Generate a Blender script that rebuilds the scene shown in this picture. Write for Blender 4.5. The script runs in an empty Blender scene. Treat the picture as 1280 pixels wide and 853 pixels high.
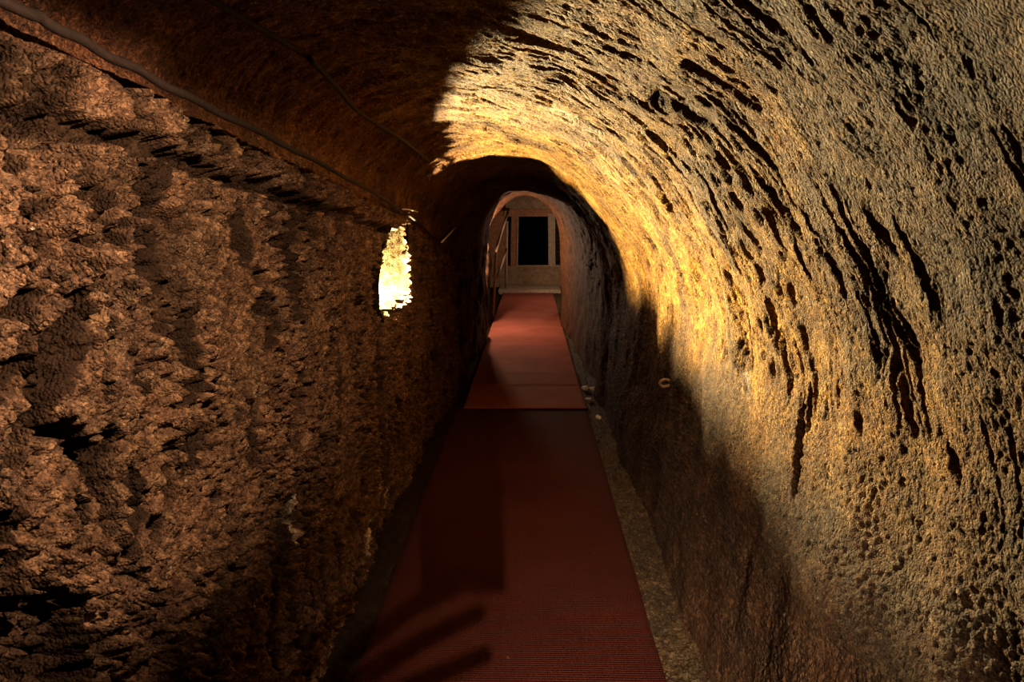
import bpy, bmesh, math, random
import numpy as np
from mathutils import Vector, Matrix

S = bpy.context.scene
COL = S.collection
random.seed(7)
PI = math.pi
H = 1.55                                   # eye height above the carpet

# ------------------------------------------------------------------ camera
M = np.array([[0.99970137, 0.0, 0.02443714],
              [0.02406699, 0.17339175, -0.98455883],
              [-0.0042372, 0.98485293, 0.17333997]])
cam_d = bpy.data.cameras.new('camera')
cam_d.sensor_width = 36.0
cam_d.lens = 36.0 * 900.0 / 1280.0
cam_d.clip_start = 0.02
cam = bpy.data.objects.new('camera', cam_d)
COL.objects.link(cam)
mw = Matrix([list(map(float, r)) for r in M]).to_4x4()
mw.translation = Vector((0, 0, H))
cam.matrix_world = mw
S.camera = cam

# ------------------------------------------------------------------ world + exposure
w = bpy.data.worlds.new('world'); S.world = w; w.use_nodes = True
w.node_tree.nodes['Background'].inputs[0].default_value = (0, 0, 0, 1)
w.node_tree.nodes['Background'].inputs[1].default_value = 0.0
S.view_settings.view_transform = 'Standard'
S.view_settings.look = 'None'
S.view_settings.gamma = 1.0
S.view_settings.use_curve_mapping = False
S.view_settings.exposure = 0.0

# ------------------------------------------------------------------ lamps (tunables)
NICHE_LAMP = dict(loc=(-1.02, 4.335, 1.05), r=0.022, power=72000.0, col=(1.0, 0.76, 0.37))
FAR_LAMP = dict(loc=(-0.605, 9.58, 1.25), r=0.020, power=4600.0, col=(1.0, 0.66, 0.42))
END_LAMP = dict(loc=(0.80, 12.7, 1.50), r=0.020, power=1900.0, col=(1.0, 0.66, 0.44))
# added out-of-frame lamps: each shell is cut to mask its light to one patch.
# name, loc, axis + plane of the lit patch, outline of the patch on that plane, watts, colour
MASKED_LAMPS = [
    ('left wall', (0.10, 0.80, 1.87), 0, -0.72,
     [(0.1, 1.95), (1.0, 1.85), (2.4, 1.75), (4.2, 1.57), (4.75, 1.45), (4.8, 0.95), (4.3, 0.72), (2.6, 0.66), (1.3, 0.80), (0.1, 0.92)], 160.0, (1.0, 0.68, 0.45)),
    ('carpet', (0.10, -0.90, 1.86), 2, 0.0,
     [(-0.12, 1.5), (0.64, 1.5), (0.62, 3.8), (0.46, 3.9), (0.2, 3.2), (-0.05, 2.98), (-0.33, 2.9), (-0.30, 2.45)], 2500.0, (1.0, 0.68, 0.46)),
]

# ------------------------------------------------------------------ numeric noise
def _h(ix, iy, iz, seed):
    n = (ix * 374761393 + iy * 668265263 + iz * 2147483647 + seed * 1274126177).astype(np.uint32)
    n ^= n >> np.uint32(13); n *= np.uint32(1274126177)
    n ^= n >> np.uint32(16); n *= np.uint32(2246822519)
    n ^= n >> np.uint32(15)
    return n

def perlin(x, y, z, seed=0):
    """gradient noise, about -1..1"""
    x = np.asarray(x, np.float32); y = np.asarray(y, np.float32); z = np.asarray(z, np.float32)
    x0 = np.floor(x); y0 = np.floor(y); z0 = np.floor(z)
    fx = x - x0; fy = y - y0; fz = z - z0
    ix = x0.astype(np.int64); iy = y0.astype(np.int64); iz = z0.astype(np.int64)
    u = fx * fx * fx * (fx * (fx * 6 - 15) + 10)
    v = fy * fy * fy * (fy * (fy * 6 - 15) + 10)
    t = fz * fz * fz * (fz * (fz * 6 - 15) + 10)
    out = 0
    for dx in (0, 1):
        wx = u if dx else 1 - u
        for dy in (0, 1):
            wy = v if dy else 1 - v
            for dz in (0, 1):
                wz = t if dz else 1 - t
                h = _h(ix + dx, iy + dy, iz + dz, seed)
                gx = (h & np.uint32(1023)).astype(np.float32) / 511.5 - 1
                gy = ((h >> np.uint32(10)) & np.uint32(1023)).astype(np.float32) / 511.5 - 1
                gz = ((h >> np.uint32(20)) & np.uint32(1023)).astype(np.float32) / 511.5 - 1
                out = out + wx * wy * wz * (gx * (fx - dx) + gy * (fy - dy) + gz * (fz - dz))
    return out * 1.3

def worley(x, y, z, seed=0):
    """distance to the nearest feature point, cell size 1"""
    x = np.asarray(x, np.float32); y = np.asarray(y, np.float32); z = np.asarray(z, np.float32)
    ix = np.floor(x).astype(np.int64); iy = np.floor(y).astype(np.int64); iz = np.floor(z).astype(np.int64)
    fx = (x - ix).astype(np.float32); fy = (y - iy).astype(np.float32); fz = (z - iz).astype(np.float32)
    best = np.full(x.shape, 9.0, np.float32)
    for dx in (-1, 0, 1):
        for dy in (-1, 0, 1):
            for dz in (-1, 0, 1):
                h = _h(ix + dx, iy + dy, iz + dz, seed)
                px = (h & np.uint32(1023)).astype(np.float32) / 1023 + dx - fx
                py = ((h >> np.uint32(10)) & np.uint32(1023)).astype(np.float32) / 1023 + dy - fy
                pz = ((h >> np.uint32(20)) & np.uint32(1023)).astype(np.float32) / 1023 + dz - fz
                best = np.minimum(best, px * px + py * py + pz * pz)
    return np.sqrt(best)

def sstep(a, b, x):
    t = np.clip((x - a) / (b - a), 0, 1)
    return t * t * (3 - 2 * t)

# ------------------------------------------------------------------ materials
def newmat(name):
    m = bpy.data.materials.new(name); m.use_nodes = True
    nt = m.node_tree; b = nt.nodes['Principled BSDF']
    return m, nt, b

def N(nt, typ, **kw):
    n = nt.nodes.new(typ)
    for k, v in kw.items(): setattr(n, k, v)
    return n

def mix(nt, fac, a, b, mode='MIX'):
    n = N(nt, 'ShaderNodeMix', data_type='RGBA', blend_type=mode)
    for s, val in ((n.inputs[0], fac), (n.inputs[6], a), (n.inputs[7], b)):
        if hasattr(val, 'links') or isinstance(val, bpy.types.NodeSocket): nt.links.new(val, s)
        elif isinstance(val, (int, float)): s.default_value = val
        else: s.default_value = (*val, 1)
    return n.outputs[2]

def ramp(nt, src, a, b):
    n = N(nt, 'ShaderNodeMapRange'); n.inputs[1].default_value = a; n.inputs[2].default_value = b
    nt.links.new(src, n.inputs[0]); return n.outputs[0]

def noise(nt, scale, detail=4, rough=0.55, vec=None):
    n = N(nt, 'ShaderNodeTexNoise'); n.inputs['Scale'].default_value = scale
    n.inputs['Detail'].default_value = detail; n.inputs['Roughness'].default_value = rough
    if vec is not None: nt.links.new(vec, n.inputs['Vector'])
    return n.outputs[0]

def rock_material(name, brown, grey, ochre, yellow, bump=1.0, spec=0.2, grain=95):
    m, nt, b = newmat(name)
    tc = N(nt, 'ShaderNodeTexCoord').outputs['Object']
    at_o = N(nt, 'ShaderNodeAttribute', attribute_name='ochre').outputs['Fac']
    at_p = N(nt, 'ShaderNodeAttribute', attribute_name='pale').outputs['Fac']
    c = mix(nt, ramp(nt, noise(nt, 4.5, 5, 0.6, tc), 0.35, 0.65), brown, grey)
    c2 = mix(nt, ramp(nt, noise(nt, 7.0, 6, 0.65, tc), 0.38, 0.62), ochre, yellow)
    c = mix(nt, at_o, c, c2)
    at_r = N(nt, 'ShaderNodeAttribute', attribute_name='red_shade').outputs['Fac']
    c = mix(nt, at_r, c, (0.18, 0.075, 0.035))
    at_g = N(nt, 'ShaderNodeAttribute', attribute_name='gold_lit').outputs['Fac']
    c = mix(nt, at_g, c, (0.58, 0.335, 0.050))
    # mineral grains: dark and pale specks
    g = ramp(nt, noise(nt, 120, 3, 0.7, tc), 0.30, 0.72)
    c = mix(nt, 0.75, c, mix(nt, g, (0.25, 0.22, 0.2), (1.75, 1.7, 1.6)), 'MULTIPLY')
    vor = N(nt, 'ShaderNodeTexVoronoi'); vor.inputs['Scale'].default_value = 42
    nt.links.new(tc, vor.inputs['Vector'])
    sp = ramp(nt, vor.outputs['Distance'], 0.16, 0.10)
    spm = ramp(nt, noise(nt, 13, 2, 0.5, tc), 0.55, 0.68)
    mm = N(nt, 'ShaderNodeMath', operation='MULTIPLY'); nt.links.new(sp, mm.inputs[0]); nt.links.new(spm, mm.inputs[1])
    c = mix(nt, mm.outputs[0], c, (0.55, 0.5, 0.4))
    c = mix(nt, at_p, c, (0.80, 0.72, 0.58))
    nt.links.new(c, b.inputs['Base Color'])
    rr = N(nt, 'ShaderNodeMapRange'); rr.inputs[3].default_value = 0.55; rr.inputs[4].default_value = 0.95
    nt.links.new(noise(nt, 30, 3, 0.6, tc), rr.inputs[0]); nt.links.new(rr.outputs[0], b.inputs['Roughness'])
    b.inputs['Specular IOR Level'].default_value = spec
    # relief below the mesh's own: patches of coarse and of fine grains, never evenly spread
    def vor_h(scale, vec):
        v = N(nt, 'ShaderNodeTexVoronoi'); v.inputs['Scale'].default_value = scale; nt.links.new(vec, v.inputs['Vector'])
        return v.outputs['Distance'], v.outputs['Color']
    wn = N(nt, 'ShaderNodeTexNoise'); wn.inputs['Scale'].default_value = 28; wn.inputs['Detail'].default_value = 3; nt.links.new(tc, wn.inputs['Vector'])
    wa = N(nt, 'ShaderNodeVectorMath', operation='MULTIPLY_ADD'); nt.links.new(wn.outputs['Color'], wa.inputs[0])
    wa.inputs[1].default_value = (0.007, 0.007, 0.007); nt.links.new(tc, wa.inputs[2])
    h1, k1 = vor_h(grain, wa.outputs[0]); h2, k2 = vor_h(grain * 2.3, wa.outputs[0])
    patch = ramp(nt, noise(nt, 9, 3, 0.6, tc), 0.40, 0.62)
    def bmp(h, dist, strength, prev, inv=True):
        q = N(nt, 'ShaderNodeBump'); q.invert = inv; q.inputs['Distance'].default_value = dist
        if isinstance(strength, float): q.inputs['Strength'].default_value = strength
        else: nt.links.new(strength, q.inputs['Strength'])
        nt.links.new(h, q.inputs['Height'])
        if prev: nt.links.new(prev, q.inputs['Normal'])
        return q.outputs[0]
    p = bmp(h1, 0.011 * bump, patch, None)
    p = bmp(h2, 0.0045 * bump, 0.9, p)
    p = bmp(noise(nt, 240, 3, 0.65, tc), 0.003 * bump, 0.8, p, False)
    nt.links.new(p, b.inputs['Normal'])
    # every grain has its own tone
    def tone(col, k, lo, hi):
        sx = N(nt, 'ShaderNodeSeparateColor'); nt.links.new(k, sx.inputs[0])
        return mix(nt, 1.0, col, mix(nt, sx.outputs[0], lo, hi), 'MULTIPLY')
    c = tone(c, k1, (0.62, 0.58, 0.56), (1.30, 1.28, 1.22)); c = tone(c, k2, (0.55, 0.52, 0.50), (1.42, 1.40, 1.36))
    c = mix(nt, ramp(nt, noise(nt, 17, 4, 0.7, tc), 0.62, 0.46), c, mix(nt, 1.0, c, (0.55, 0.50, 0.47), 'MULTIPLY'))
    at_d = N(nt, 'ShaderNodeAttribute', attribute_name='painted_shade').outputs['Fac']
    c = mix(nt, at_d, c, (0.018, 0.011, 0.007))  # shade painted into the base colour through this mask
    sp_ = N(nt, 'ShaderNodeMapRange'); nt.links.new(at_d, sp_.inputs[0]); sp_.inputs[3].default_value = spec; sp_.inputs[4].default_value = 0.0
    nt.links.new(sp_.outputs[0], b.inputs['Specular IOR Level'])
    nt.links.new(c, b.inputs['Base Color'])
    return m

ROCK = rock_material('tuff_rock', (0.125, 0.074, 0.038), (0.088, 0.065, 0.039), (0.31, 0.160, 0.030), (0.33, 0.205, 0.052))
ROCK_L = rock_material('tuff_rock_left', (0.165, 0.103, 0.058), (0.14, 0.095, 0.056), (0.24, 0.13, 0.045), (0.26, 0.15, 0.06), 1.2, 0.2, 75)
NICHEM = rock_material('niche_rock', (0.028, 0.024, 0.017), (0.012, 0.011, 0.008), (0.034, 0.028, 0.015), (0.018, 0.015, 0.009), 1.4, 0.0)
FLOORM = rock_material('rubble_floor', (0.11, 0.09, 0.052), (0.08, 0.068, 0.042), (0.15, 0.115, 0.05), (0.15, 0.115, 0.06), 1.3)

def simple(name, col, rough=0.6, metal=0.0, nscale=0, namt=0.3, bump=0.0):
    m, nt, b = newmat(name)
    b.inputs['Specular IOR Level'].default_value = 0.15
    b.inputs['Roughness'].default_value = rough; b.inputs['Metallic'].default_value = metal
    if nscale:
        tc = N(nt, 'ShaderNodeTexCoord').outputs['Object']
        g = noise(nt, nscale, 5, 0.6, tc)
        lo = tuple(c * (1 - namt) for c in col); hi = tuple(min(1, c * (1 + namt)) for c in col)
        nt.links.new(mix(nt, ramp(nt, g, 0.3, 0.7), lo, hi), b.inputs['Base Color'])
        if bump:
            bp = N(nt, 'ShaderNodeBump'); bp.inputs['Distance'].default_value = bump
            nt.links.new(g, bp.inputs['Height']); nt.links.new(bp.outputs[0], b.inputs['Normal'])
    else: b.inputs['Base Color'].default_value = (*col, 1)
    return m

def emitter(name, col, strength):
    m, nt, b = newmat(name)
    b.inputs['Base Color'].default_value = (0.8, 0.7, 0.5, 1)
    b.inputs['Emission Color'].default_value = (*col, 1)
    b.inputs['Emission Strength'].default_value = strength
    return m

# carpet: ribbed red runner
def carpet_material(name, ca, cb):
    m, nt, b = newmat(name)
    tc = N(nt, 'ShaderNodeTexCoord').outputs['Object']
    n1 = ramp(nt, noise(nt, 2.2, 4, 0.6, tc), 0.3, 0.7)
    n2 = ramp(nt, noise(nt, 240, 2, 0.6, tc), 0.25, 0.75)
    c = mix(nt, n1, ca, cb)
    c = mix(nt, 0.5, c, mix(nt, n2, (0.5, 0.5, 0.5), (1.5, 1.5, 1.5)), 'MULTIPLY')
    dust = ramp(nt, noise(nt, 34, 3, 0.75, tc), 0.70, 0.80)
    c = mix(nt, dust, c, (0.26, 0.13, 0.09))
    nt.links.new(c, b.inputs['Base Color'])
    b.inputs['Roughness'].default_value = 0.8
    b.inputs['Specular IOR Level'].default_value = 0.08
    mp = N(nt, 'ShaderNodeMapping'); nt.links.new(tc, mp.inputs[0])
    wv = N(nt, 'ShaderNodeTexWave', wave_type='BANDS', bands_direction='Y'); wv.inputs['Scale'].default_value = 26
    wv.inputs['Distortion'].default_value = 0.25
    nt.links.new(mp.outputs[0], wv.inputs[0])
    w2 = N(nt, 'ShaderNodeTexWave', wave_type='BANDS', bands_direction='X'); w2.inputs['Scale'].default_value = 40
    nt.links.new(mp.outputs[0], w2.inputs[0])
    ad = N(nt, 'ShaderNodeMath', operation='ADD'); nt.links.new(wv.outputs[1], ad.inputs[0])
    ml = N(nt, 'ShaderNodeMath', operation='MULTIPLY'); ml.inputs[1].default_value = 0.5
    nt.links.new(w2.outputs[1], ml.inputs[0]); nt.links.new(ml.outputs[0], ad.inputs[1])
    bp = N(nt, 'ShaderNodeBump'); bp.inputs['Distance'].default_value = 0.004; bp.inputs['Strength'].default_value = 0.8
    nt.links.new(ad.outputs[0], bp.inputs['Height']); nt.links.new(bp.outputs[0], b.inputs['Normal'])
    return m
CARPET = carpet_material('red_ribbed_carpet', (0.036, 0.0078, 0.0053), (0.052, 0.0118, 0.0080))  # red darkened so the near carpet reads as unlit
CARPET_FAR = carpet_material('lit_red_carpet', (0.24, 0.066, 0.044), (0.34, 0.100, 0.068))  # same carpet painted lighter and pinker, as the far lamp's pool of light
BLACKM = simple('black_enamel', (0.02, 0.02, 0.02), 0.9)
IRON = simple('rusty_iron', (0.20, 0.13, 0.09), 0.7, 0.3, 60, 0.4, 0.002)
RAILM = simple('weathered_wood_rail', (0.42, 0.31, 0.22), 0.6, 0, 30, 0.25, 0.002)
CABLEM = simple('dusty_black_cable', (0.018, 0.011, 0.008), 0.75, 0, 80, 0.35, 0.002)
WIREM = simple('white_flex', (0.70, 0.66, 0.58), 0.5)
STONE = simple('pale_dressed_stone', (0.46, 0.36, 0.26), 0.85, 0, 22, 0.3, 0.006)
BRICKY = simple('reddish_stone', (0.40, 0.20, 0.11), 0.85, 0, 22, 0.35, 0.006)
PARAP = simple('brown_plaster', (0.33, 0.235, 0.15), 0.9, 0, 12, 0.35, 0.006)
PEBBLE = simple('pale_pebble', (0.72, 0.66, 0.56), 0.7, 0, 40, 0.2, 0.003)
LIMPET = simple('pale_grey_stone', (0.42, 0.34, 0.25), 0.85, 0, 60, 0.3, 0.004)

# ------------------------------------------------------------------ object helpers
def tag(o, label=None, cat=None, group=None, kind=None):
    if label: o['label'] = label
    if cat: o['category'] = cat
    if group: o['group'] = group
    if kind: o['kind'] = kind
    return o

def link(name, me, mat, parent=None, smooth=True):
    o = bpy.data.objects.new(name, me); COL.objects.link(o)
    if mat: me.materials.append(mat)
    if smooth and len(me.polygons): me.polygons.foreach_set('use_smooth', [True] * len(me.polygons))
    if parent: o.parent = parent
    return o

def empty(name, loc, label, cat, group=None):
    o = bpy.data.objects.new(name, None); COL.objects.link(o); o.location = loc
    o.empty_display_size = 0.05
    return tag(o, label, cat, group)

def np_mesh(name, verts, quads):
    me = bpy.data.meshes.new(name)
    nv, nf = len(verts), len(quads)
    me.vertices.add(nv); me.vertices.foreach_set('co', verts.astype(np.float32).ravel())
    me.loops.add(nf * 4); me.loops.foreach_set('vertex_index', quads.astype(np.int32).ravel())
    me.polygons.add(nf); me.polygons.foreach_set('loop_start', np.arange(0, nf * 4, 4, dtype=np.int32))
    me.update(calc_edges=True)
    me.polygons.foreach_set('use_smooth', np.ones(nf, bool))
    return me

def grid_quads(n, m, flip=False):
    i = np.arange(n - 1)[:, None] * m + np.arange(m - 1)[None, :]
    q = np.stack([i, i + 1, i + m + 1, i + m], -1).reshape(-1, 4)
    return q[:, ::-1] if flip else q

def attr(me, name, arr):
    a = me.attributes.new(name, 'FLOAT', 'POINT'); a.data.foreach_set('value', arr.astype(np.float32).ravel())

def bm_link(name, bm, mat, parent=None, smooth=False):
    me = bpy.data.meshes.new(name); bm.normal_update(); bm.to_mesh(me); bm.free()
    return link(name, me, mat, parent, smooth)

def box(bm, x0, x1, y0, y1, z0, z1, bev=0.0, jit=0.0):
    r = bmesh.ops.create_cube(bm, size=1.0)
    vs = r['verts']
    for v in vs:
        v.co = Vector((x0 if v.co.x < 0 else x1, y0 if v.co.y < 0 else y1, z0 if v.co.z < 0 else z1))
        v.co += Vector([random.uniform(-jit, jit) for _ in range(3)])
    if bev:
        es = list({e for v in vs for e in v.link_edges})
        bmesh.ops.bevel(bm, geom=es, offset=bev, segments=2, affect='EDGES', profile=0.6)

def tube(bm, pts, r, seg=10, rf=None):
    pts = [Vector(p) for p in pts]; rings = []
    up = Vector((0, 0, 1))
    for i, p in enumerate(pts):
        a = pts[max(i - 1, 0)]; b = pts[min(i + 1, len(pts) - 1)]
        t = (b - a).normalized()
        if abs(t.dot(up)) > 0.95: u = t.cross(Vector((1, 0, 0))).normalized()
        else: u = t.cross(up).normalized()
        v = t.cross(u).normalized()
        rr = rf(i / (len(pts) - 1)) * r if rf else r
        rings.append([bm.verts.new(p + (u * math.cos(k * 2 * PI / seg) + v * math.sin(k * 2 * PI / seg)) * rr) for k in range(seg)])
    for A, B in zip(rings, rings[1:]):
        for k in range(seg): bm.faces.new((A[k], A[(k + 1) % seg], B[(k + 1) % seg], B[k]))
    bm.faces.new(rings[0][::-1]); bm.faces.new(rings[-1])

def spline(pts, n=8):
    out = []; P = [Vector(p) for p in pts]; P = [P[0] * 2 - P[1]] + P + [P[-1] * 2 - P[-2]]
    for i in range(1, len(P) - 2):
        for k in range(n):
            t = k / n; a, b, c, d = P[i - 1:i + 3]
            out.append(0.5 * ((2 * b) + (c - a) * t + (2 * a - 5 * b + 4 * c - d) * t * t + (3 * b - a - 3 * c + d) * t ** 3))
    out.append(P[-2]); return out

# ------------------------------------------------------------------ the tunnel profile along Y
#        Y     xR    bR     xL     bL     hR    hL    xtop   top   nR   nL
PROF = [
    (-3.2, 0.76, 0.60, -0.77, -0.70, 1.05, 1.80, -0.18, 2.04, 1.85, 2.3),
    (1.3,  0.76, 0.60, -0.77, -0.70, 1.05, 1.80, -0.18, 2.03, 1.85, 2.3),
    (2.5,  0.72, 0.59, -0.76, -0.71, 1.02, 1.71, -0.20, 1.97, 1.85, 2.3),
    (4.4,  0.70, 0.59, -0.75, -0.71, 1.00, 1.52, -0.20, 1.93, 1.80, 2.2),
    (5.0,  0.67, 0.59, -0.71, -0.69, 1.00, 1.40, -0.15, 1.88, 1.80, 2.1),
    (5.70, 0.66, 0.59, -0.68, -0.66, 1.00, 1.25, -0.08, 1.82, 1.90, 2.0),
    (5.88, 0.605, 0.570, -0.66, -0.64, 1.02, 1.15, -0.03, 1.74, 1.95, 2.0),
    (6.14, 0.605, 0.570, -0.66, -0.64, 1.02, 1.15, -0.03, 1.73, 1.95, 2.0),
    (6.22, 0.70, 0.60, -0.66, -0.64, 1.02, 1.15, -0.03, 1.80, 1.95, 2.0),
    (6.70, 0.68, 0.60, -0.60, -0.60, 1.05, 1.15, -0.02, 1.83, 1.95, 2.0),
    (7.10, 0.58, 0.57, -0.57, -0.58, 1.05, 1.15, -0.02, 1.85, 1.95, 2.0),
    (8.90, 0.53, 0.52, -0.54, -0.56, 1.05, 1.15, -0.04, 1.86, 1.95, 2.0),
    (9.08, 0.52, 0.51, -0.54, -0.56, 1.05, 1.15, -0.04, 1.86, 1.95, 2.0),
    (9.16, 0.50, 0.50, -0.78, -0.70, 1.05, 1.20, -0.05, 1.83, 1.95, 2.0),
    (9.80, 0.455, 0.455, -0.78, -0.70, 1.05, 1.20, -0.05, 1.80, 1.95, 2.0),
    (9.86, 0.447, 0.45, -0.562, -0.56, 1.05, 1.18, -0.04, 1.785, 1.95, 2.0),
    (10.2, 0.447, 0.45, -0.562, -0.56, 1.05, 1.18, -0.04, 1.785, 1.95, 2.0),
    (10.4, 0.47, 0.46, -0.95, -0.90, 1.05, 1.25, -0.06, 1.95, 1.95, 2.2),
    (11.6, 0.52, 0.50, -1.00, -0.95, 1.10, 1.30, -0.08, 2.05, 2.2, 2.4),
    (12.5, 0.90, 0.90, -1.00, -1.00, 1.20, 1.40, -0.05, 2.15, 2.4, 2.4),
    (16.6, 0.90, 0.90, -1.00, -1.00, 1.20, 1.40, -0.05, 2.15, 2.4, 2.4),
]
PY = np.array([p[0] for p in PROF]); PV = np.array([p[1:] for p in PROF])
def prof(Y): return [np.interp(Y, PY, PV[:, k]) for k in range(10)]

NR, NA, NL = 240, 190, 380                 # rows: right wall, each half arch, left wall
def ysamples():
    a = np.linspace(-3.2, 0.84, 60, endpoint=False)
    inv = np.linspace(1 / 0.84, 1 / 3.42, 500, endpoint=False)
    b = 1 / inv
    c = np.arange(3.42, 4.6, 0.006)
    d = np.arange(4.6, 5.7, 0.02); e = np.arange(5.7, 6.3, 0.008)
    f = np.arange(6.3, 9.0, 0.022); g = np.arange(9.0, 10.4, 0.009)
    h = np.linspace(10.4, 16.6, 90)
    return np.concatenate([a, b, c, d, e, f, g, h])
YS = ysamples()

def base_grid():
    Y = YS
    xR, bR, xL, bL, hR, hL, xt, tp, nR, nL = prof(Y)
    rows_x, rows_z = [], []
    for i in range(NR):                                        # right wall upward
        t = i / NR
        rows_x.append(bR + (xR - bR) * (1 - (1 - t) ** 1.6)); rows_z.append(-0.04 + (hR + 0.04) * t)
    for i in range(NA):
        a = (i / NA) * PI / 2
        rows_x.append(xt + (xR - xt) * math.cos(a) ** (2 / nR)); rows_z.append(hR + (tp - hR) * math.sin(a) ** (2 / nR))
    for i in range(NA + 1):
        a = (1 - i / NA) * PI / 2
        ca = max(math.cos(a), 0); sa = max(math.sin(a), 0)
        rows_x.append(xt + (xL - xt) * ca ** (2 / nL)); rows_z.append(hL + (tp - hL) * sa ** (2 / nL))
    for i in range(1, NL + 1):
        t = 1 - i / NL
        rows_x.append(bL + (xL - bL) * (1 - (1 - t) ** 1.6)); rows_z.append(-0.04 + (hL + 0.04) * t)
    X = np.array(rows_x); Z = np.array(rows_z)
    return X, np.broadcast_to(Y, X.shape).copy(), Z

X, Y, Z = base_grid()
NS, NY = X.shape
# outward direction in the cross-section (a smooth one at the cross-section's scale)
dX = np.gradient(X, axis=0); dZ = np.gradient(Z, axis=0)
L = np.sqrt(dX * dX + dZ * dZ) + 1e-9
ox, oz = dZ / L, -dX / L
SARC = np.concatenate([np.zeros((1, NY)), np.cumsum(np.sqrt(np.diff(X, axis=0) ** 2 + np.diff(Z, axis=0) ** 2), axis=0)])
iA, iB = NR, NR + 2 * NA                   # row indexes of the two springing lines
row = np.arange(NS)[:, None] + 0 * X
left = sstep(NR + NA - 30, NR + NA + 60, row)       # 0 right .. 1 left
s = SARC
near = 1 - sstep(6.0, 11.0, Y)

disp = 0.045 * perlin(X * 1.4, Y * 1.3, Z * 1.4, 1) + 0.022 * perlin(X * 4, Y * 4, Z * 3, 2)
disp += 0.012 * perlin(X * 9, Y * 10, Z * 7, 3)
# pick marks: long and narrow, running along the arc
wy = Y + 0.035 * perlin(X * 5, Y * 3, Z * 5, 4) + 0.10 * perlin(0 * X, Y * 1.0, s * 0.8, 14)
n1 = perlin(wy * 13, s * 1.5, 0 * X + 3.3, 5); m1 = perlin(Y * 2.2, s * 1.9, 0 * X, 6)
grv = np.exp(-(n1 / 0.048) ** 2) * sstep(0.08, 0.38, m1)
n2 = perlin(wy * 28, s * 4.2, 0 * X + 8.3, 7); m2 = perlin(Y * 4, s * 3.2, 0 * X, 8)
grv2 = np.exp(-(n2 / 0.10) ** 2) * sstep(0.05, 0.35, m2)
hard = sstep(0.85, 1.2, np.where(row < NR, Z, 2.0)) * (1 - left)      # tool marks on right wall top and vault
ridge = perlin(wy * 17, s * 1.1, 0 * X + 1.1, 9)
disp += hard * (0.013 * grv + 0.013 * grv2 + 0.005 * ridge) * near * (0.75 + 0.25 * sstep(1.2, 2.2, Y))
wl = sstep(iB - 10, iB + 4, row)
vault_left = left * (1 - wl)
disp += vault_left * (0.018 * grv + 0.012 * grv2 + 0.007 * ridge) * near
# pits elongated along the arc
pit = perlin(Y * 30, s * 9, 0 * X + 5.5, 10)
disp += (hard + vault_left) * 0.016 * sstep(0.36, 0.62, pit) * near * sstep(1.0, 2.0, Y)
pit2 = perlin(Y * 46, s * 15, 0 * X + 1.5, 11)
disp += (hard + vault_left) * 0.020 * sstep(0.16, 0.50, pit2) * near * sstep(1.3, 2.4, Y)
# left wall: lumpy plaster-like rock with deep vertical cracks
wyl = Y + 0.06 * perlin(X * 3, Y * 5, Z * 4, 21)
jag = 0.05 * perlin(Y * 30, Z * 30, 0 * X, 35) + 0.04 * perlin(Y * 60, Z * 60, 0 * X, 37)
c1 = perlin(wyl * 5.6, Z * 1.3, 0 * X + 2.2, 22) + jag; cm = perlin(Y * 1.6, Z * 1.7, 0 * X, 23)
crack = (1 - sstep(0.045, 0.10, np.abs(c1) / (0.35 + sstep(-0.25, 0.35, cm)))) * sstep(-0.22, -0.02, cm)
c2 = perlin(wyl * 11, Z * 2.6, 0 * X + 6.2, 24)
c2 = c2 + jag
crack2 = (1 - sstep(0.05, 0.13, np.abs(c2))) * sstep(-0.05, 0.15, perlin(Y * 3, Z * 3, 0 * X, 25))
def wsub(scale, seed, r0, r1, zs=1.0):
    o = np.full(X.shape, 0.55, np.float32); m = np.zeros(X.shape, bool); m[r0:r1, (YS > 0.6) & (YS < 6.6)] = True
    wx = X[m] + 0.006 * perlin(X[m] * 40, Y[m] * 40, Z[m] * 40, seed + 1)
    o[m] = worley(wx * scale, Y[m] * scale, Z[m] * scale * zs, seed); return o
wk1 = wsub(38, 101, iB - 10, NS, 0.8); wk2 = wsub(85, 102, iB - 10, NS)
wr1 = wsub(60, 103, 0, iA + 60, 0.85)
lump = np.abs(perlin(X * 19, Y * 19, Z * 15, 26))
lump2 = np.abs(perlin(X * 42, Y * 42, Z * 34, 27))
rough_l = 0.45 + 0.75 * sstep(-0.35, 0.35, perlin(X * 3, Y * 3, Z * 2.5, 29)) * (1 - 0.6 * sstep(2.6, 4.2, Y))
disp += wl * near * (0.070 * crack + 0.032 * crack2 - 0.020 * (lump - 0.2) + rough_l * (0.070 * (np.minimum(wk1, 0.8) - 0.5) + 0.030 * (wk2 - 0.5)) + 0.022 * perlin(X * 6, Y * 6, Z * 3, 28))
holes = perlin(X * 13, Y * 15, Z * 9, 30)
disp += wl * near * 0.040 * sstep(0.33, 0.43, holes + jag)
disp += (1 - left) * near * (0.004 + 0.004 * (1 - hard)) * (wr1 - 0.5)
# grains everywhere
gr = np.abs(perlin(X * 55, Y * 55, Z * 50, 31))
gr2 = perlin(X * 100, Y * 100, Z * 90, 32)
lowr = (1 - hard) * (1 - left)
disp += near * (0.006 * gr * (1 - 0.4 * wl) + 0.0035 * gr2) + lowr * near * 0.005 * (0.3 - np.abs(perlin(X * 30, Y * 30, Z * 30, 33)))
disp += 0.07 * np.exp(-((Y - 1.07) / 0.10) ** 2 - ((Z - 0.80) / 0.13) ** 2) * (1 - left)
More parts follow.
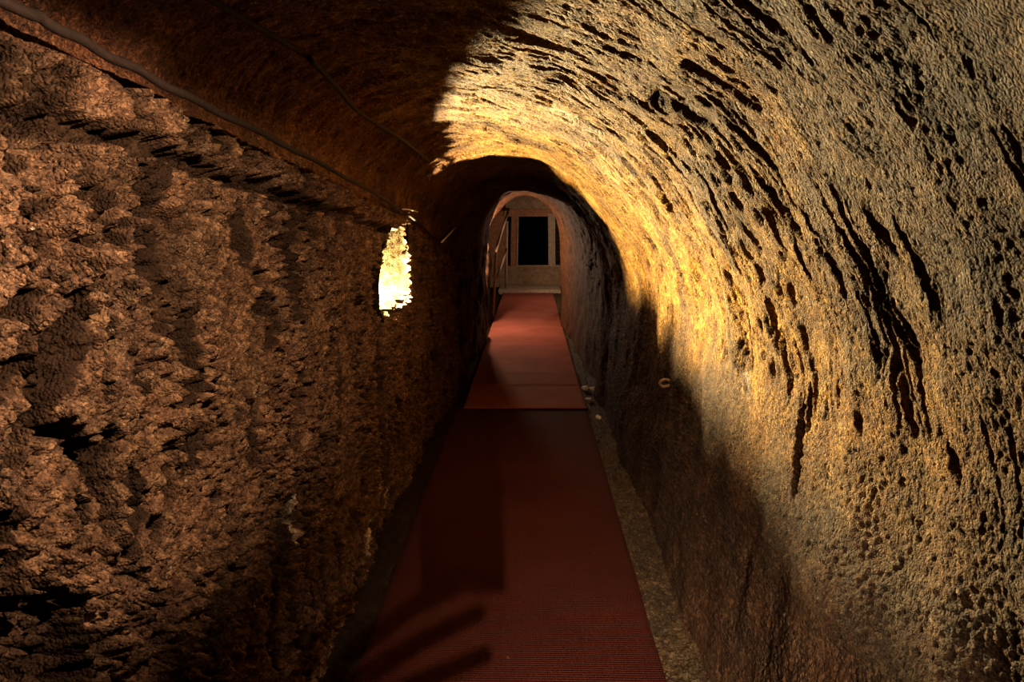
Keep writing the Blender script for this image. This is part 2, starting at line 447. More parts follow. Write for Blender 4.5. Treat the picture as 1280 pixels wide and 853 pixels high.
# ledge on the left: groove a hand below the springing line, vault set back behind the ledge
hL_ = prof(YS)[5][None, :] + 0 * Z
lz = Z - (hL_ - 0.095 + 0.02 * perlin(Y * 5, 0 * Y, 0 * Y, 34) - 0.012)
disp += wl * (1 - sstep(0.012, 0.034, np.abs(lz + 0.25 * jag))) * 0.075 * (1 - sstep(3.6, 4.6, Y)) * sstep(-0.9, 0.0, perlin(Y * 6, 0 * Y + 3, 0 * Y, 36))
back = sstep(iB + 5, iB - 12, row) * left * (1 - sstep(3.4, 4.4, Y))
disp += back * 0.05
# the deep single cracks that stand out, drawn where they are in the rock
def pix(px, py, x):
    d = M @ np.array([(px - 640) / 900.0, (426.5 - py) / 900.0, -1.0]); t = x / d[0]
    return d[1] * t, H + d[2] * t
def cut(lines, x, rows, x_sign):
    out = np.zeros_like(X); rim_shade = np.zeros_like(X); R0, R1 = rows
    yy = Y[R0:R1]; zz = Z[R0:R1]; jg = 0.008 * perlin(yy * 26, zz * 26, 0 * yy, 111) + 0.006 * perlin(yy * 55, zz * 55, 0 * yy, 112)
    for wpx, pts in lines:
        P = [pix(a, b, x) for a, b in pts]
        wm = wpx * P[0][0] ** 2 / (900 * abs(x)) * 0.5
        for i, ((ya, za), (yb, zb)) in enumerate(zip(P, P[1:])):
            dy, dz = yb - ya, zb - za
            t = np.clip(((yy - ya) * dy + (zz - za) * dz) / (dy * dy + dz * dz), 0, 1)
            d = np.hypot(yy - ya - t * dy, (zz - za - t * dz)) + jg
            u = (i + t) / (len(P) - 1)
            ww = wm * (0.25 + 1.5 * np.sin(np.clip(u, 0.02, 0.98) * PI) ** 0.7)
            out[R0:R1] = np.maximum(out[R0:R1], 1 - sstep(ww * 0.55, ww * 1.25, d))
            rim_shade[R0:R1] = np.maximum(rim_shade[R0:R1], 1 - sstep(ww * 1.15, ww * 1.7 + 0.003, d))  # wider dark rim painted around each crack in place of its shade
    return out, rim_shade
LCUT = [(13, [(204, 185), (196, 235), (196, 290), (206, 345), (210, 410)]), (17, [(92, 372), (84, 425), (74, 470), (68, 505)]),
        (7, [(310, 262), (306, 300), (312, 335)]), (8, [(382, 272), (368, 305), (360, 350), (362, 425)]),
        (8, [(246, 380), (240, 430), (246, 480), (232, 505)]), (7, [(180, 455), (176, 500), (182, 545)]),
        (10, [(52, 366), (30, 380), (12, 392)]), (8, [(48, 436), (28, 462), (14, 470), (10, 500)]), (4, [(312, 500), (308, 545), (306, 590)]),
        (7, [(262, 530), (244, 560), (236, 600)]), (3, [(430, 450), (426, 500), (424, 560)]), (6, [(105, 540), (112, 580), (98, 640)]),
        (7, [(170, 580), (178, 640), (166, 700)]), (4, [(330, 350), (338, 400), (330, 440)]), (3, [(395, 500), (400, 560), (396, 620)]),
        (7, [(40, 600), (30, 650), (38, 700)]), (5, [(140, 205), (120, 240), (126, 290)]), (3, [(448, 360), (445, 410), (449, 460)])]
RCUT = [(13, [(1104, 22), (1116, 75), (1128, 140)]), (9, [(1008, 55), (1022, 110), (1046, 165)]), (7, [(1072, 160), (1080, 200), (1082, 232)]),
        (8, [(1143, 262), (1146, 330), (1144, 400), (1150, 452)]), (6, [(1183, 262), (1190, 320)]), (6, [(1216, 270), (1212, 330), (1220, 396)]),
        (4, [(1107, 370), (1110, 420), (1106, 460)]), (6, [(1040, 230), (1052, 270), (1060, 300)]), (3, [(996, 492), (992, 560), (988, 620)]),
        (3, [(1003, 480), (1000, 540)]), (5, [(1086, 262), (1092, 330), (1096, 352)]), (4, [(1046, 290), (1042, 340), (1048, 380)]),
        (8, [(1170, 560), (1180, 600)]), (5, [(1126, 280), (1130, 340), (1132, 420)])]
lcut, lshade = cut(LCUT, -0.75, (iB, NS), -1); rcut, rshade = cut(RCUT, 0.73, (0, iA + 120), 1)
disp += 0.040 * lcut + 0.030 * rcut
# keep bed of the two narrow ribs crisp
X2 = X + ox * disp; Z2 = Z + oz * disp
Y2 = Y + near * (0.010 * perlin(X * 8, Y * 8, Z * 8, 41) + 0.003 * perlin(X * 40, Y * 40, Z * 40, 42))

# stains and mineral colours of the rock, with light and shade painted in
och = sstep(0.8, 2.1, Y + 0.9 * perlin(X * 2, Y * 1.6, Z * 2, 51)) * (1 - sstep(5.5, 8, Y))
och *= sstep(0.62, 1.15, Z + 0.35 * perlin(X * 2.5, Y * 2.5, Z * 2, 52))
och *= 0.30 + 0.70 * sstep(-0.38, 0.05, perlin(X * 3.4, Y * 3.0, Z * 2.2, 53) + 0.5 * perlin(X * 9, Y * 8, Z * 4, 54))
och = np.clip(och * (1 - 0.72 * wl) + 0.0, 0, 1)
pale = np.zeros_like(X)
red_shade = np.clip(sstep(NR + NA + 5, NR + NA + 75, row) * (1 - 0.75 * wl) * (0.75 + 0.5 * perlin(X * 5, Y * 5, Z * 5, 56)), 0, 1)  # redder tone painted on the left vault, which the lamps leave unlit
red_shade = np.maximum(red_shade, 0.75 * sstep(4.6, 6.5, Y))  # far rock painted darker to hold down the far lamp's light
gold_lit = sstep(1.5, 2.5, Y + 0.5 * perlin(X * 3, Y * 2, Z * 2, 57)) * (1 - 0.8 * sstep(3.1, 3.9, Y)) * sstep(0.80, 1.15, Z + 0.25 * perlin(X * 3, Y * 4, Z * 2, 58)) * (1 - 0.85 * sstep(1.35, 1.7, Z)) * (1 - left)  # yellow stain, painted brighter where the niche lamp's spill falls short
gold_lit = np.clip(gold_lit * sstep(-0.35, 0.15, perlin(X * 5, Y * 7, Z * 2.5, 59) + 0.3 * perlin(X * 20, Y * 25, Z * 9, 60)) * 0.85, 0, 1)
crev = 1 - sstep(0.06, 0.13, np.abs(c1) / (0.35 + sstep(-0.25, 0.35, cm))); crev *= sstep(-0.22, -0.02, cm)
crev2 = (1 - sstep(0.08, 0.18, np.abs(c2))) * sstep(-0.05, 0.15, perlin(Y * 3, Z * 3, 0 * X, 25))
gap_shade = sstep(0.50, 0.72, wk1) * (0.45 + 0.9 * perlin(X * 6, Y * 6, Z * 6, 38))  # shade painted into the gaps between the lumps
painted_shade = np.clip(0.30 * sstep(6.1, 7.0, Y) + 0.66 * sstep(2.9, 4.0, Y) * (1 - sstep(6.1, 7.0, Y)) * (1 - wl) * (0.8 + 0.5 * perlin(X * 7, Y * 7, Z * 3, 39)) + wl * (0.75 * crev + 0.6 * crev2 + 0.55 * np.clip(gap_shade, 0, 1) + 0.75 * sstep(0.30, 0.40, holes + jag) + 0.8 * (1 - sstep(0.018, 0.034, np.abs(lz + 0.25 * jag))) * (1 - sstep(2.6, 3.6, Y))) + (hard + vault_left) * (0.55 * grv + 0.35 * grv2) + 0.92 * lshade + 0.6 * rshade, 0, 0.92)  # shade painted in cracks, grooves, ledge; rock darkened near lamp and far end
def stain(y, xs, z, ry, rs, amt):
    d = ((Y - y) / ry) ** 2 + (((X - xs) ** 2 + (Z - z) ** 2) / rs ** 2)
    return amt * np.clip(1.25 - d, 0, 1) * (0.55 + 0.8 * perlin(X * 14, Y * 30, Z * 14, 55))
pale += stain(2.72, 0.16, 1.93, 0.11, 0.16, 0.9)
pale += stain(2.35, 0.10, 1.95, 0.05, 0.14, 0.5)
pale += stain(3.05, 0.52, 1.72, 0.07, 0.08, 0.9)
pale += stain(2.50, 0.72, 1.28, 0.035, 0.10, 0.5)
pale += stain(2.36, 0.72, 0.98, 0.04, 0.05, 0.6)
pale += 0.9 * cut([(4, [(478, 588), (475, 628)]), (3, [(487, 610), (484, 634)]), (3, [(461, 652), (458, 692)]), (3, [(481, 678), (478, 706)]),
                   (3, [(491, 640), (488, 676)]), (3, [(378, 612), (375, 650), (379, 690)])], -0.72, (iB, NS), -1)[0]  # pale mineral streaks, painted bright as if lit through a gap
pale = np.clip(pale, 0, 1)

def sheet(name, r0, r1, mat, side):
    xs = X2[r0:r1 + 1]; ys = Y2[r0:r1 + 1]; zs = Z2[r0:r1 + 1]
    V = np.stack([xs, ys, zs], -1).reshape(-1, 3)
    q = grid_quads(r1 - r0 + 1, NY, flip=True)
    if side == 'left':                                          # cut out the lamp niche
        c = V[q].mean(axis=1)
        jy = c[:, 1] + 0.022 * perlin(c[:, 0] * 0, c[:, 1] * 26, c[:, 2] * 26, 61) + 0.012 * perlin(c[:, 0] * 0, c[:, 1] * 70, c[:, 2] * 70, 62)
        jz = c[:, 2] + 0.018 * perlin(c[:, 0] * 0, c[:, 1] * 26, c[:, 2] * 26, 63) + 0.012 * perlin(c[:, 0] * 0, c[:, 1] * 70, c[:, 2] * 70, 64)
        ins = np.zeros(len(c), bool)
        P = NICHE
        for i in range(len(P)):
            (ya, za), (yb, zb) = P[i], P[(i + 1) % len(P)]
            cond = ((za > jz) != (zb > jz)) & (jy < (yb - ya) * (jz - za) / (zb - za + 1e-12) + ya)
            ins ^= cond
        ins &= (c[:, 0] < -0.4)
        q = q[~ins]
    me = np_mesh(name, V, q)
    attr(me, 'ochre', och[r0:r1 + 1]); attr(me, 'pale', pale[r0:r1 + 1]); attr(me, 'red_shade', red_shade[r0:r1 + 1]); attr(me, 'gold_lit', gold_lit[r0:r1 + 1]); attr(me, 'painted_shade', painted_shade[r0:r1 + 1])
    o = bpy.data.objects.new(name, me); COL.objects.link(o); me.materials.append(mat)
    return tag(o, kind='structure')

# opening of the lamp niche in the left wall, (Y, Z)
NICHE = [(4.43, 1.04), (4.37, 1.065), (4.17, 1.035), (4.05, 1.005), (3.95, 0.99), (3.85, 0.99), (3.70, 1.02),
         (3.58, 1.10), (3.59, 1.22), (3.68, 1.34), (3.85, 1.42), (4.10, 1.48), (4.34, 1.52), (4.39, 1.575), (4.45, 1.575), (4.43, 1.3)]
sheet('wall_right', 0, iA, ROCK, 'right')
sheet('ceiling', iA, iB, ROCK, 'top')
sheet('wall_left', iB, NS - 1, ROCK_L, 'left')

# the hollow behind that opening
def niche_hollow():
    P = np.array(NICHE); c = np.array([4.02, 1.22])
    # dense outline
    pts = []
    for i in range(len(P)):
        a, b = P[i], P[(i + 1) % len(P)]; n = max(2, int(np.linalg.norm(b - a) / 0.012))
        for k in range(n): pts.append(a + (b - a) * k / n)
    pts = np.array(pts); n = len(pts)
    D = np.concatenate([np.linspace(-0.748, -1.25, 70)])
    rows = []
    for k, d in enumerate(D):
        t = (d + 0.748) / -0.5
        g = pts - c
        gl = np.linalg.norm(g, axis=1, keepdims=True)
        p = pts + g / gl * (0.035 + 0.06 * min(1, t * 8))
        # the hollow opens out towards the back at the near and upper side
        rows.append(np.stack([np.full(n, d), p[:, 0], p[:, 1]], -1))
    for sc in (0.8, 0.55, 0.3, 0.02):
        p = c + (pts - c) * sc
        rows.append(np.stack([np.full(n, -1.25 - 0.02 * (1 - sc)), p[:, 0], p[:, 1]], -1))
    V = np.array(rows)                                           # (R, n, 3)
    R = V.shape[0]
    nz = perlin(V[..., 0] * 22, V[..., 1] * 22, V[..., 2] * 22, 71) * 0.014 + perlin(V[..., 0] * 60, V[..., 1] * 60, V[..., 2] * 60, 72) * 0.007
    g = V[..., 1:] - c; gl = np.linalg.norm(g, axis=2, keepdims=True) + 1e-6
    V[..., 1:] += g / gl * nz[..., None]
    i = np.arange(R - 1)[:, None] * n + np.arange(n)[None, :]
    j = np.arange(R - 1)[:, None] * n + ((np.arange(n) + 1) % n)[None, :]
    q = np.stack([i, j, j + n, i + n], -1).reshape(-1, 4)
    me = np_mesh('niche', V.reshape(-1, 3), q)
    attr(me, 'ochre', np.full(R * n, 0.6)); attr(me, 'pale', np.full(R * n, 0.0))
    o = bpy.data.objects.new('trim_1', me); COL.objects.link(o); me.materials.append(NICHEM)
    return tag(o, kind='structure')
niche_hollow()

# ------------------------------------------------------------------ floor
def floor():
    ys = np.concatenate([np.linspace(-3.2, 1.9, 80, endpoint=False), 1 / np.linspace(1 / 1.9, 1 / 8.0, 420), np.linspace(8.05, 16.6, 160)])
    xs = np.concatenate([np.linspace(-1.05, 0.38, 60, endpoint=False), np.linspace(0.38, 0.70, 90, endpoint=False), np.linspace(0.70, 1.0, 14)])
    Xf, Yf = np.meshgrid(xs, ys, indexing='ij')
    side = sstep(0.40, 0.47, Xf) + sstep(-0.55, -0.62, Xf)
    Zf = -0.03 + side * (0.030 + 0.018 * np.abs(perlin(Xf * 24, Yf * 24, 0 * Xf, 81)) + 0.012 * perlin(Xf * 50, Yf * 50, 0 * Xf, 82) + 0.015 * perlin(Xf * 6, Yf * 5, 0 * Xf, 83))
    me = np_mesh('floor', np.stack([Xf, Yf, Zf], -1).reshape(-1, 3), grid_quads(len(xs), len(ys), flip=True))
    attr(me, 'ochre', 0.25 * sstep(-0.1, 0.3, perlin(Xf * 3, Yf * 3, 0 * Xf, 84))); attr(me, 'painted_shade', 0.85 * sstep(-0.2, -0.4, Xf)); attr(me, 'pale', 0 * Xf); attr(me, 'red_shade', 0 * Xf)  # left strip painted dark to look unlit
    o = bpy.data.objects.new('floor', me); COL.objects.link(o); me.materials.append(FLOORM)
    tag(o, kind='structure')
floor()

# ------------------------------------------------------------------ carpet runners
def runner(label, y0, y1, zoff, wrinkles, lift=0.0, mat=None, xl=-0.595):
    ny = int((y1 - y0) / 0.02); nx = 44
    ys = np.linspace(y0, y1, ny); xs = np.linspace(xl, 0.457, nx)
    Xc, Yc = np.meshgrid(xs, ys, indexing='ij')
    edge = 0.004 * perlin(0 * Yc, Yc * 3, 0 * Yc, 91) * np.sign(Xc)
    Zc = 0.012 + zoff + 0.004 * perlin(Xc * 2, Yc * 3, 0 * Xc, 92)
    for (yc, a, wd) in wrinkles:
        Zc = Zc + a * np.exp(-((Yc - yc - 0.02 * Xc) / wd) ** 2)
    Zc = Zc + lift * np.exp(-((Yc - y0) / 0.05) ** 2)
    top = np.stack([Xc + edge, Yc, Zc], -1)
    bot = top.copy(); bot[..., 2] -= 0.010
    V = np.concatenate([top.reshape(-1, 3), bot.reshape(-1, 3)]); nn = nx * ny
    q1 = grid_quads(nx, ny, flip=True); q2 = grid_quads(nx, ny) + nn
    bo = []
    idx = np.arange(nn).reshape(nx, ny)
    for line, fl in ((idx[0], 1), (idx[-1], 0), (idx[:, 0], 0), (idx[:, -1], 1)):
        for a, b in zip(line[:-1], line[1:]):
            bo.append((a, b, b + nn, a + nn) if fl else (b, a, a + nn, b + nn))
    me = np_mesh('runner', V, np.concatenate([q1, q2, np.array(bo)]))
    o = bpy.data.objects.new('carpet_runner', me); COL.objects.link(o); me.materials.append(mat or CARPET)
    tag(o, label, 'carpet', 'red carpet runners laid end to end')
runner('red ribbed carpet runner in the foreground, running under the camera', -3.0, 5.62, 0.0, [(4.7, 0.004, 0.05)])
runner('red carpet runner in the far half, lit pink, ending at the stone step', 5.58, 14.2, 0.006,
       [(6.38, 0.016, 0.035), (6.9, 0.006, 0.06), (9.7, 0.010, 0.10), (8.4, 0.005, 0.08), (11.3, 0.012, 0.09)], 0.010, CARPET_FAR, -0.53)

# ------------------------------------------------------------------ far end: step, wall with openings
def end():
    bm = bmesh.new(); box(bm, -0.62, 0.62, 14.22, 15.45, -0.02, 0.075, 0.012)
    st = bm_link('stone_step', bm, STONE); tag(st, 'pale flat stone step across the end of the red carpet', 'step')
    bm = bmesh.new(); box(bm, -1.02, 0.92, 15.45, 15.75, -0.03, 0.46, 0.015)
    o = bm_link('wall_back', bm, PARAP); tag(o, kind='structure')
    bm = bmesh.new(); box(bm, -1.02, -0.50, 15.47, 15.75, 0.46, 2.25, 0.01)
    o = bm_link('side_panel', bm, BRICKY, bpy.data.objects['wall_back'])
    fr = empty('stone_window_frame', (0.08, 15.6, 0.46), 'stone frame around two dark openings in the wall at the far end', 'window frame')
    def part(name, mat, *a, tilt=0):
        bm = bmesh.new(); box(bm, *a, 0.012)
        for v in bm.verts:
            v.co.x += tilt * (v.co.z - 1.0)
            v.co -= Vector(fr.location)
        return bm_link(name, bm, mat, fr)
    part('sill', STONE, -0.30, 0.70, 15.42, 15.60, 0.445, 0.475)
    part('pillar', BRICKY, -0.40, -0.27, 15.45, 15.62, 0.46, 1.56, tilt=0.02)
    part('jamb', STONE, -0.275, -0.240, 15.42, 15.60, 0.46, 1.50, tilt=0.022)
    part('pillar', STONE, 0.395, 0.535, 15.43, 15.62, 0.46, 1.56, tilt=-0.01)
    part('jamb', STONE, 0.50, 0.545, 15.40, 15.55, 0.46, 1.50, tilt=-0.01)
    part('lintel', BRICKY, -0.55, 0.88, 15.44, 15.70, 1.50, 1.66)
    g = bmesh.new()
    for k in range(5): tube(g, [(0.55 + k * 0.035, 15.62, 0.47), (0.55 + k * 0.035, 15.62, 1.5)], 0.003, 5)
    for k in range(12): tube(g, [(0.54, 15.62, 0.5 + k * 0.085), (0.72, 15.62, 0.5 + k * 0.085)], 0.003, 5)
    for v in g.verts: v.co -= Vector(fr.location)
    bm_link('grille', g, IRON, fr)
    bm = bmesh.new(); box(bm, -1.02, 0.92, 15.47, 15.75, 1.66, 2.3, 0.01)
    bm_link('head_wall', bm, PARAP, bpy.data.objects['wall_back'])
    bm = bmesh.new(); box(bm, 0.72, 0.92, 15.47, 15.75, 0.46, 1.66, 0.01)
    bm_link('side_panel', bm, STONE, bpy.data.objects['wall_back'])
    bm = bmesh.new(); box(bm, -3.0, 3.0, 21.0, 21.2, -0.5, 3.0)
    o = bm_link('trim_2', bm, BLACKM); tag(o, kind='structure')  # black panel standing in for the darkness beyond the openings
end()

def handrail():
    r = empty('handrail', (-0.50, 10.7, 0), 'pale handrail with two posts and a sloping top rail at the far left', 'handrail')
    def p(name, pts, rad):
        bm = bmesh.new(); tube(bm, [Vector(q) - Vector(r.location) for q in pts], rad, 8)
        bm_link(name, bm, RAILM, r, True)
    p('post', [(-0.550, 10.7, 0.001), (-0.495, 10.7, 1.05)], 0.020)
    p('post', [(-0.475, 14.5, 0.078), (-0.447, 14.5, 1.42)], 0.026)
    p('top_rail', [(-0.497, 10.55, 1.02), (-0.470, 12.6, 1.30), (-0.435, 15.42, 1.66)], 0.024)
    p('middle_rail', [(-0.485, 10.7, 0.62), (-0.455, 14.5, 0.86)], 0.020)
handrail()

# ------------------------------------------------------------------ cables
CY, CX_, FF = 426.5, 640.0, 900.0
def at(px, py, x=None, z=None):                     # a point of the photo on the plane X = x or Z = z
    d = M @ np.array([(px - CX_) / FF, (CY - py) / FF, -1.0])
    t = x / d[0] if x is not None else (z - H) / d[2]
    return Vector((d[0] * t, d[1] * t, H + d[2] * t))

def cable():
    pts = [(-0.72, -1.0, 1.90), (-0.715, 0.4, 1.88)]
    pts += [tuple(at(a, b, x=-0.705)) for a, b in ((0, -2), (60, 28), (120, 61), (180, 92), (240, 124), (310, 158), (380, 194), (440, 226), (495, 259))]
    pts += [(-0.70, 4.6, 1.50), (-0.66, 5.3, 1.36), (-0.63, 6.0, 1.42), (-0.58, 7.0, 1.52)]
    sp = spline(pts, 10)
    for i, v in enumerate(sp): v.z += 0.0025 * math.sin(i * 0.55)
    bm = bmesh.new(); tube(bm, sp, 0.0085, 10)
    o = bm_link('power_cable', bm, CABLEM, None, True)
    tag(o, 'dark dusty cable slung along the top edge of the left wall', 'cable')
    pts = [(-0.60, 0.9, 1.93)] + [tuple(at(a, b, z=z)) for a, b, z in ((370, 62, 1.93), (390, 77, 1.915), (420, 108, 1.90), (452, 143, 1.88), (508, 179, 1.86), (545, 212, 1.83))] + [(-0.60, 6.0, 1.66)]
    bm = bmesh.new(); tube(bm, spline(pts, 10), 0.007, 8)
    o = bm_link('ceiling_cable', bm, CABLEM, None, True)
    tag(o, 'thin dark cable running over the ceiling above the left wall', 'cable')
    pts = [at(552, 303, x=-0.60), at(566, 288, x=-0.60), at(578, 272, x=-0.585), at(592, 252, x=-0.56)]
    bm = bmesh.new(); tube(bm, spline(pts, 8), 0.006, 8)
    o = bm_link('hanging_wire', bm, WIREM, None, True)
    tag(o, 'thin pale wire slanting up the dark left side past the niche', 'wire')
cable()

# ------------------------------------------------------------------ lamps
def bulb_mesh(r):
    bm = bmesh.new(); bmesh.ops.create_icosphere(bm, subdivisions=2, radius=r)
    for v in bm.verts:
        if v.co.z > 0: v.co.z *= 1.35; v.co.x *= 1 - 0.25 * v.co.z / r; v.co.y *= 1 - 0.25 * v.co.z / r
    return bm

def lamp(d, label, wires):
    r = empty('niche_lamp', d['loc'], label, 'lamp')
    # radiant strength from watts: L = P / (pi * area)
    area = 4 * PI * d['r'] ** 2
    bm = bulb_mesh(d['r']); bm_link('bulb', bm, emitter('bulb_glow', d['col'], d['power'] / (PI * area) / 40.0), r, True)
    bm = bmesh.new(); tube(bm, [(0, 0, d['r'] * 1.25), (0, 0, d['r'] * 1.25 + 0.045)], 0.014, 12); bm_link('socket', bm, CABLEM, r, True)
    for wv in wires:
        bm = bmesh.new(); tube(bm, spline([Vector(q) - Vector(d['loc']) for q in wv], 8), 0.004, 8); bm_link('flex', bm, WIREM, r, True)
    return r
nl = Vector(NICHE_LAMP['loc'])
wt = at(505, 262, x=-0.742)
lamp(NICHE_LAMP, 'bulb in the lit niche in the left wall, its white flex showing at the top', [
    [nl + Vector((0, 0, 0.07)), nl + Vector((0.05, 0.02, 0.30)), (-0.84, 4.36, 1.47), at(500, 275, x=-0.75), at(502, 263, x=-0.725), at(510, 262, x=-0.72), at(522, 265, x=-0.71)],
    [at(510, 272, x=-0.74), at(507, 268, x=-0.73), at(499, 262, x=-0.72)]])
el = Vector(END_LAMP['loc'])
lamp(END_LAMP, 'bulb on the right wall of the end chamber, opposite the handrail', [[el + Vector((0, 0, 0.07)), el + Vector((0.04, 0, 0.15)), el + Vector((0.12, 0, 0.2))]])
fl = Vector(FAR_LAMP['loc'])
lamp(FAR_LAMP, 'bulb in the recess of the left wall just before the far arch', [[fl + Vector((0, 0, 0.07)), fl + Vector((-0.05, 0, 0.15)), fl + Vector((-0.16, 0, 0.2))]])

def masked_lamp(what, loc, axis, plane, outline, watts, col):
    r = empty('masked_lamp', loc, 'added out-of-frame lamp in a black shell, cut to light only the ' + what, 'lamp')
    ld = bpy.data.lights.new('lamp_light', 'POINT'); ld.energy = watts; ld.color = col; ld.shadow_soft_size = 0.004 if axis == 0 else 0.010
    lo = bpy.data.objects.new('lamp_light', ld); COL.objects.link(lo); lo.parent = r
    bm = bmesh.new(); bmesh.ops.create_uvsphere(bm, u_segments=180, v_segments=90, radius=0.055)  # shell added only to mask the light to the outline
    P = outline; kill = []
    for f in bm.faces:
        d = f.calc_center_median(); t = (plane - loc[axis]) / d[axis] if abs(d[axis]) > 1e-6 else -1
        if t <= 0: continue
        h = Vector(loc) + d * t
        u, v = (h.y, h.z) if axis == 0 else (h.x, h.y)
        ins = False
        for i in range(len(P)):
            (ua, va), (ub, vb) = P[i], P[(i + 1) % len(P)]
            if (va > v) != (vb > v) and u < (ub - ua) * (v - va) / (vb - va) + ua: ins = not ins
        if ins: kill.append(f)
    bmesh.ops.delete(bm, geom=kill, context='FACES')
    bm_link('light_mask', bm, BLACKM, r, True)
for a in MASKED_LAMPS: masked_lamp(*a)

# ------------------------------------------------------------------ small stones and the curl on the right wall
def stone(px, py, sx, sy, sz, label):
    p = at(px, py, z=0.02)
    bm = bmesh.new(); bmesh.ops.create_icosphere(bm, subdivisions=3, radius=1)
    for v in bm.verts:
        n = float(perlin(np.array([v.co.x * 1.6 + px]), np.array([v.co.y * 1.6]), np.array([v.co.z * 1.6]), 3)[0])
        v.co = v.co * (1 + 0.35 * n); v.co = Vector((v.co.x * sx, v.co.y * sy, v.co.z * sz))
    o = bm_link('stone', bm, PEBBLE, None, True); o.location = p + Vector((0, 0, sz * 0.6)); o.rotation_euler = (0.2, 0.1, random.uniform(0, 3))
    tag(o, label, 'stone', 'pale stones on the strip beside the far carpet')
stone(744, 488, 0.030, 0.05, 0.018, 'small white stone against the right wall foot, where the rock rib stands')
stone(731, 487, 0.030, 0.05, 0.020, 'dull pale stone touching the right edge of the far carpet')
stone(736, 500, 0.026, 0.04, 0.014, 'small pale stone lying between the carpet edge and the rock rib')
stone(748, 523, 0.018, 0.03, 0.014, 'little white stone nearest the camera, at the dark right wall foot')

def curl():
    c = at(831, 479, x=0.655)
    bm = bmesh.new()
    pts = [Vector((0.024 * math.cos(a), -0.01 * math.sin(a), 0.020 * math.sin(a))) for a in np.linspace(0.5, 5.3, 18)]
    pts += [Vector((0.036, 0.005, -0.010)), Vector((0.060, 0.01, -0.012)), Vector((0.095, 0.02, -0.016))]
    tube(bm, [c + p for p in pts], 0.0065, 8)
    o = bm_link('wall_hook', bm, LIMPET, None, True)
    tag(o, 'small curled grey hook crusted onto the shaded lower right wall', 'hook')
curl()

# ------------------------------------------------------------------ the photographer, behind the camera
def skin(name, joints, bones, mat, parent, root=0, sub=1):
    me = bpy.data.meshes.new(name); me.from_pydata([j[:3] for j in joints], bones, [])
    o = bpy.data.objects.new(name, me); COL.objects.link(o); me.materials.append(mat)
    sk = o.modifiers.new('skin', 'SKIN'); sk.use_smooth_shade = True
    if not me.skin_vertices: me.attributes  # made with the modifier
    for i, j in enumerate(joints):
        v = me.skin_vertices[0].data[i]; v.radius = (j[3], j[4] if len(j) > 4 else j[3]); v.use_root = (i == root)
    ss = o.modifiers.new('sub', 'SUBSURF'); ss.levels = sub; ss.render_levels = sub
    o.parent = parent
    return o

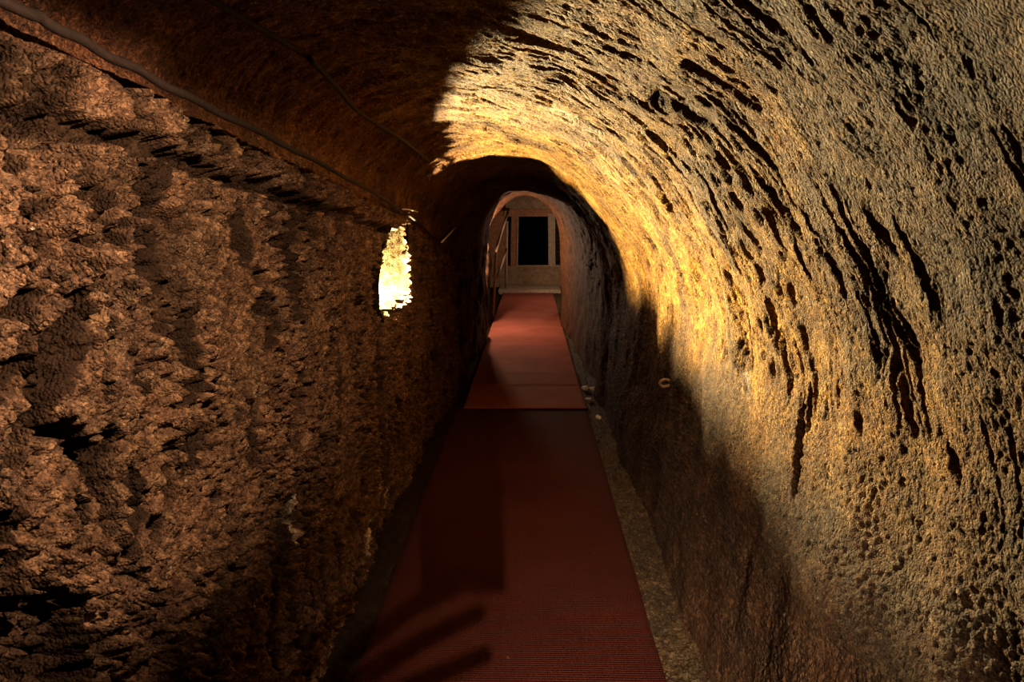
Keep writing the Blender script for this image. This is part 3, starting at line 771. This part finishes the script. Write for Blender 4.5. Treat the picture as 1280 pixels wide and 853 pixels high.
def photographer():
    P = empty('person', (-0.30, -0.50, 0), 'person in dark clothes standing behind the camera holding up a phone', 'person')
    off = Vector(P.location)
    cloth = simple('dark_cloth', (0.035, 0.035, 0.045), 0.9); skinm = simple('skin', (0.45, 0.26, 0.18), 0.6)
    hair = simple('dark_hair', (0.03, 0.02, 0.015), 0.7)
    def J(x, y, z, *r): return (x - off.x, y - off.y, z - off.z, *r)
    # body: pelvis, spine, neck, head, legs, arms
    j = [J(-.30, -.50, .92, .13, .10), J(-.29, -.50, 1.12, .12, .09), J(-.27, -.49, 1.32, .15, .09), J(-.26, -.48, 1.42, .06),
         J(-.25, -.46, 1.50, .055), J(-.24, -.44, 1.60, .078, .095), J(-.24, -.44, 1.68, .055, .07),
         J(-.38, -.50, .84, .085), J(-.39, -.47, .48, .062), J(-.40, -.52, .09, .042), J(-.40, -.41, .045, .035),
         J(-.22, -.50, .84, .085), J(-.20, -.46, .48, .062), J(-.19, -.51, .09, .042), J(-.19, -.40, .045, .035),
         J(-.43, -.49, 1.36, .055), J(-.50, -.40, 1.12, .043), J(-.26, -.18, 1.21, .030), J(-.19, -.125, 1.27, .026, .032),
         J(-.10, -.49, 1.36, .055), J(-.05, -.51, 1.09, .043), J(-.03, -.46, .86, .030), J(-.03, -.44, .80, .022, .035)]
    b = [(0, 1), (1, 2), (2, 3), (3, 4), (4, 5), (5, 6), (0, 7), (7, 8), (8, 9), (9, 10), (0, 11), (11, 12), (12, 13), (13, 14),
         (2, 15), (15, 16), (16, 17), (17, 18), (2, 19), (19, 20), (20, 21), (21, 22)]
    skin('body', j, b, cloth, P, 0, 2)
    # left hand below the phone, open, fingers unequal and bent
    skin('palm', [J(-.20, -.13, 1.26, .026), J(-.155, -.11, 1.305, .030, .018), J(-.11, -.09, 1.345, .036, .014)], [(0, 1), (1, 2)], skinm, P, 0, 2)
    tips = [((-.085, -.075, 1.385), (-.030, -.052, 1.415), (.018, -.045, 1.432)), ((-.080, -.078, 1.362), (-.018, -.052, 1.386), (.038, -.045, 1.409)),
            ((-.078, -.082, 1.341), (-.012, -.058, 1.356), (.043, -.050, 1.374)), ((-.086, -.088, 1.322), (-.035, -.068, 1.330), (.012, -.058, 1.340)),
            ((-.135, -.085, 1.350), (-.110, -.065, 1.400), (-.085, -.055, 1.430))]
    for k, t in enumerate(tips):
        root = (-.11, -.095, 1.345) if k < 4 else (-.155, -.11, 1.315)
        js = [J(*root, .010)] + [J(*p, .0095 - .001 * i) for i, p in enumerate(t)]
        skin('finger' if k < 4 else 'thumb', js, [(0, 1), (1, 2), (2, 3)], skinm, P, 0, 1)
    # right hand hanging at the side
    skin('palm', [J(-.03, -.445, .80, .026, .014), J(-.03, -.435, .755, .036, .014), J(-.03, -.43, .72, .036, .012)], [(0, 1), (1, 2)], skinm, P, 0, 2)
    for k in range(4):
        y = -.465 + .023 * k; L = (.8, .95, 1, .85)[k]
        skin('finger', [J(-.03, y, .73, .009), J(-.032, y, .73 - .035 * L, .0085), J(-.040, y + .002, .73 - .06 * L, .008), J(-.052, y + .003, .73 - .08 * L, .007)], [(0, 1), (1, 2), (2, 3)], skinm, P, 0, 1)
    skin('thumb', [J(-.03, -.41, .785, .011), J(-.032, -.385, .755, .010), J(-.036, -.375, .725, .0085)], [(0, 1), (1, 2)], skinm, P, 0, 1)
    bm = bmesh.new(); bmesh.ops.create_icosphere(bm, subdivisions=3, radius=1)
    kill = [v for v in bm.verts if v.co.y > 0.25 and v.co.z < 0.45]; bmesh.ops.delete(bm, geom=kill, context='VERTS')
    for v in bm.verts: v.co = Vector((v.co.x * .088, v.co.y * .105, v.co.z * .115)) + Vector((-.24, -.445, 1.625)) - off
    bm_link('hair', bm, hair, P, True)
    bm = bmesh.new(); bmesh.ops.create_cone(bm, segments=8, radius1=.013, radius2=.007, depth=.03)
    for v in bm.verts: v.co = Vector((v.co.x, v.co.z + 0.0, v.co.y)) + Vector((-.24, -.345, 1.60)) - off
    bm_link('nose', bm, skinm, P, True)
    # phone: its lens is the camera
    ph = bmesh.new(); box(ph, -.022, .058, -.070, -.060, 1.435, 1.585, .003)
    o = bm_link('phone', ph, BLACKM, None, True); tag(o, 'black phone held upright in the left hand behind the view', 'phone')
photographer()
